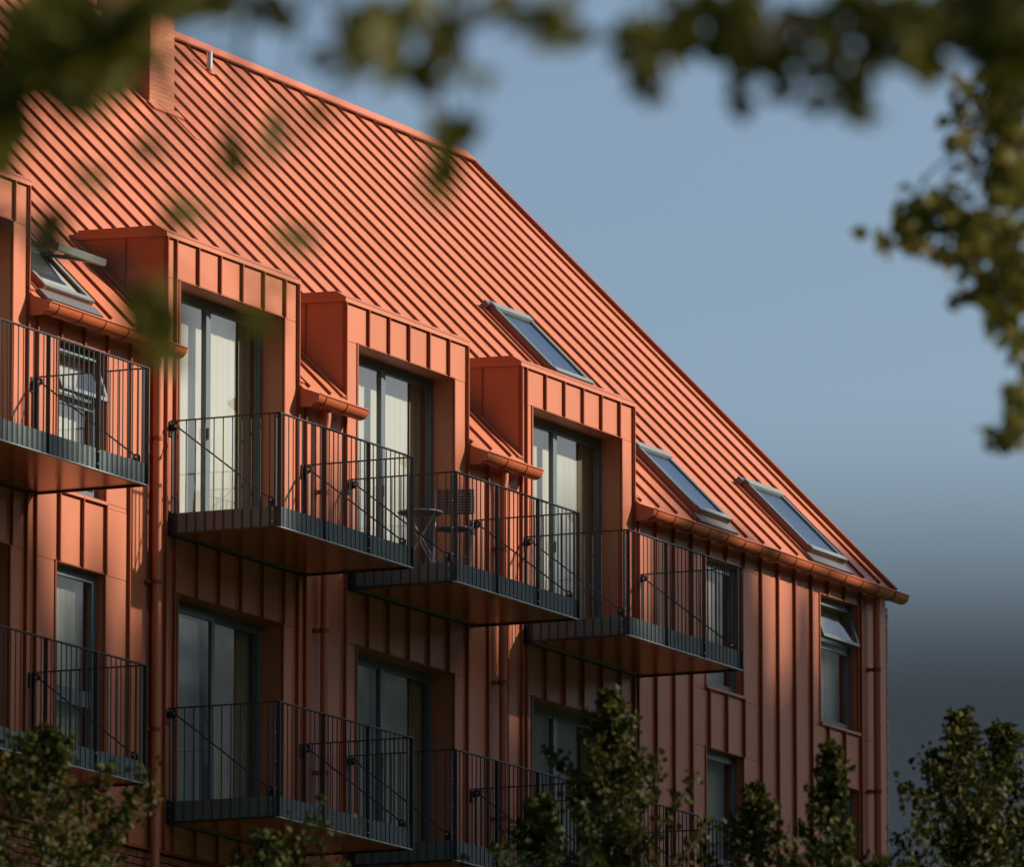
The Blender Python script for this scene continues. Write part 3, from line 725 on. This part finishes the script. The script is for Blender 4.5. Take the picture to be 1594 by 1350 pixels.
def near_tree(label, trunk_px, d, limbs_px, clusters, leaf, seed, m, dens=1.0):
    rng = np.random.default_rng(seed)
    top = pix(trunk_px[0], trunk_px[1], d); root = Vector((top.x, top.y, 0))
    t = empty('broadleaf_tree', root); tag(t, label, 'tree')
    MB().tube([Vector((0, 0, 0)), Vector((0.05, 0.03, top.z*0.5)), Vector((0, 0, top.z)), Vector((0.1, 0.1, top.z+1.5)), Vector((0.0, 0.2, top.z+3.0))], [0.24, 0.19, 0.15, 0.09, 0.02], 10).build('trunk', M_BARK, t, True)
    lm = MB(); nodes = []
    for path in limbs_px:
        pp = [pix(u, v, d+dd)-root for u, v, dd in path]
        pp = [Vector((0, 0, pp[0].z-0.3))]+pp
        q = []
        for a, b in zip(pp[:-1], pp[1:]):
            for k in range(6): q.append(a.lerp(b, k/6)+Vector(rng.normal(size=3)*0.012))
        q.append(pp[-1])
        lm.tube(q, [0.055*(1-0.9*k/(len(q)-1)) for k in range(len(q))], 6, False); nodes += q
    lm.build('limbs', M_BARK, t, True)
    tw = MB(); pts = []
    for (u, v, ru, rv, n) in clusters:
        n = int(n*dens)
        dd = d+rng.uniform(-0.9, 0.9)
        c = pix(u, v, dd)-root
        nb_ = min(nodes, key=lambda q: (q-c).length-0.4*(q.z-c.z))
        mid = (c+nb_)/2+Vector((0, 0, 0.06))
        tw.tube([nb_, mid, c], [0.007, 0.005, 0.002], 5, False)
        for k in range(n):
            a = rng.normal(size=3)*0.55
            pts.append(c+RT*(a[0]*ru*dd/FPX)+UP*(a[1]*rv*dd/FPX)+FW*(a[2]*0.25))
    # the rest of the crown, above and beside what the camera sees
    for k in range(2600):
        a = rng.normal(size=3); a /= np.linalg.norm(a); r_ = rng.uniform(0.3, 1)**0.5
        pts.append(Vector((a[0]*1.9*r_, a[1]*1.9*r_, top.z+2.3+a[2]*1.5*r_)))
    tw.build('twigs', M_BARK, t, True)
    c = put('crown', leaves_mesh('crown', [tuple(p) for p in pts], leaf, m, rng), t); c['kind'] = 'stuff'
    return t
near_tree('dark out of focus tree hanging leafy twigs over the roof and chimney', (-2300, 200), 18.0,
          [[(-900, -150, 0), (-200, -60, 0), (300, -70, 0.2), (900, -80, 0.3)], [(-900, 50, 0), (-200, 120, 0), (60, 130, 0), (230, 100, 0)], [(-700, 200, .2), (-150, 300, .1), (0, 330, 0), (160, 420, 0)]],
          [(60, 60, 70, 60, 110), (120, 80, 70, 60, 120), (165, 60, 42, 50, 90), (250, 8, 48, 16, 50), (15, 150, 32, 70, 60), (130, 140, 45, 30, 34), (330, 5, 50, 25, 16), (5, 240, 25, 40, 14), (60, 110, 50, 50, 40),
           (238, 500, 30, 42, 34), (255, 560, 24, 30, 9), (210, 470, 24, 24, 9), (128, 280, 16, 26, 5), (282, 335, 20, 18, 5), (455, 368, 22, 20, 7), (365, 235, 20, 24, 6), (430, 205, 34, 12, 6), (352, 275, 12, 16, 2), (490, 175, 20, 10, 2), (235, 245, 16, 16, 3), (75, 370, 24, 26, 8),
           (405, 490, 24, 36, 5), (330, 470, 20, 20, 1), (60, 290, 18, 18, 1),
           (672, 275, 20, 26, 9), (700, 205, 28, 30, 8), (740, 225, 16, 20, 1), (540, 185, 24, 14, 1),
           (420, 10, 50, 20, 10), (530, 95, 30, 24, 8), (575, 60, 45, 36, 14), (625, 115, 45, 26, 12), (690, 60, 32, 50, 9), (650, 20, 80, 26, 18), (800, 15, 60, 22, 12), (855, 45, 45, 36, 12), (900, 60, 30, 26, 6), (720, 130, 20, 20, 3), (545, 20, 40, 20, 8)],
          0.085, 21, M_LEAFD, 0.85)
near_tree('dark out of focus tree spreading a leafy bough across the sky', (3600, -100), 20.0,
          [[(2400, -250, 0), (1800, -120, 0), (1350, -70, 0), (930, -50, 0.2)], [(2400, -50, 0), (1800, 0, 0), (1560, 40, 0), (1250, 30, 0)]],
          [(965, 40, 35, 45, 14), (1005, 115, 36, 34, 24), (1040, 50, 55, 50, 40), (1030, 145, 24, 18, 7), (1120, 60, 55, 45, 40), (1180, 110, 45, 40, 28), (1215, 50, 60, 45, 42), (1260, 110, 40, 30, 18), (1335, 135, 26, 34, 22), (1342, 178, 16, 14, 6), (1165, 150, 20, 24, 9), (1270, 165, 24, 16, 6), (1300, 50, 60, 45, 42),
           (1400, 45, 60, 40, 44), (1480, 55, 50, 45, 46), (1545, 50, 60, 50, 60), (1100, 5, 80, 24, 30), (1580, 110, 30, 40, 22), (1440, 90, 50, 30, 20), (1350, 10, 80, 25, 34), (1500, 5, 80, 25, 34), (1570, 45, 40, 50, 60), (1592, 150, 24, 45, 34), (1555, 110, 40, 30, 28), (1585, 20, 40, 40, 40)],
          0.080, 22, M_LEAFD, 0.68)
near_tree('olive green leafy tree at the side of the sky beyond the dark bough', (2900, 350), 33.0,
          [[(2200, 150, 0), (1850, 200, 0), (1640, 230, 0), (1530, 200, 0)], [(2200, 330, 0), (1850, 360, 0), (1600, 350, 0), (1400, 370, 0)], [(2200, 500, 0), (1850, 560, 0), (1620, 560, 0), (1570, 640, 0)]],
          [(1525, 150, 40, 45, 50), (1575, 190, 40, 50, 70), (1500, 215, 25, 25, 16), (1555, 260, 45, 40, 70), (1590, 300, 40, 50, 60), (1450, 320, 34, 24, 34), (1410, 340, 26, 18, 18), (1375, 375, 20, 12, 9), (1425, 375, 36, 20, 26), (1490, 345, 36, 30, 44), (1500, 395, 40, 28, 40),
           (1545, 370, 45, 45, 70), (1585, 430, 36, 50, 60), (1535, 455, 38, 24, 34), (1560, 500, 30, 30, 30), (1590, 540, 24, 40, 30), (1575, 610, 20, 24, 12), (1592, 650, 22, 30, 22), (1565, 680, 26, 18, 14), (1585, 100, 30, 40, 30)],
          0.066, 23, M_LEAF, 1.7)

# unseen tall narrow trees, added on the sunny side to shade the lower storeys
def poplar_meshes(seed, hgt):
    rng = np.random.default_rng(seed); pts = []
    while len(pts) < 5200:
        f = rng.uniform(0.06, 1.0); rr = 1.7*min(1.0, (1-f)*6.5+0.03)*min(1, f*6)
        a = rng.uniform(0, 2*math.pi); q = rr*math.sqrt(rng.uniform(0.05, 1))
        pts.append((math.cos(a)*q, math.sin(a)*q, f*hgt))
    return leaves_mesh('crown', pts, 0.42, M_PLEAF, rng, -0.8), MB().tube([(0, 0, 0), (0.1, 0, hgt*0.4), (0, 0.05, hgt*0.9)], [0.35, 0.22, 0.03], 8).mesh('trunk', M_BARK, True)
PM = [poplar_meshes(s, 30.0) for s in (41, 42, 43)]
rp = random.Random(5)
NP = 0
def poplar(x, y, ht, label, group):
    global NP
    p = empty('added_shade_poplar', (x, y, 0), None, rp.uniform(0, 6))
    tag(p, label, 'tree', group)
    for nm, me in zip(('crown', 'trunk'), PM[NP % 3]):
        o = put(nm, me, p)
        if nm == 'crown': o['kind'] = 'stuff'
    p.scale = (1, 1, ht/30.0); NP += 1
for row in range(2):
    x = 6.0+row*0.9
    while x < 38:
        # facade point this tree shades, and the height of the shade edge there
        yy = -24.0-3.0*row+rp.uniform(-0.5, 0.5)
        Lh = -yy/0.8393; fx = x-0.5441*Lh
        zedge = 0.55+0.122*(fx-3.0)
        poplar(x, yy, GZ+zedge+Lh*0.5508+rp.uniform(-0.7, 0.7), 'tall narrow poplar added out of view to shade the lower storeys', 'poplars added to shade the facade')
        x += 1.8+rp.uniform(-0.2, 0.2)
# unseen second row, added to block sky light from the dormer cheeks
for row in range(2):
    y = -5.0+row
    while y < 24:
        poplar(-17.0-2.6*row+rp.uniform(-0.4, 0.4), y, 36+rp.uniform(-2, 2), 'tall narrow poplar added out of view to block sky light', 'poplars added to block sky light')
        y += 2.2+rp.uniform(-0.3, 0.3)
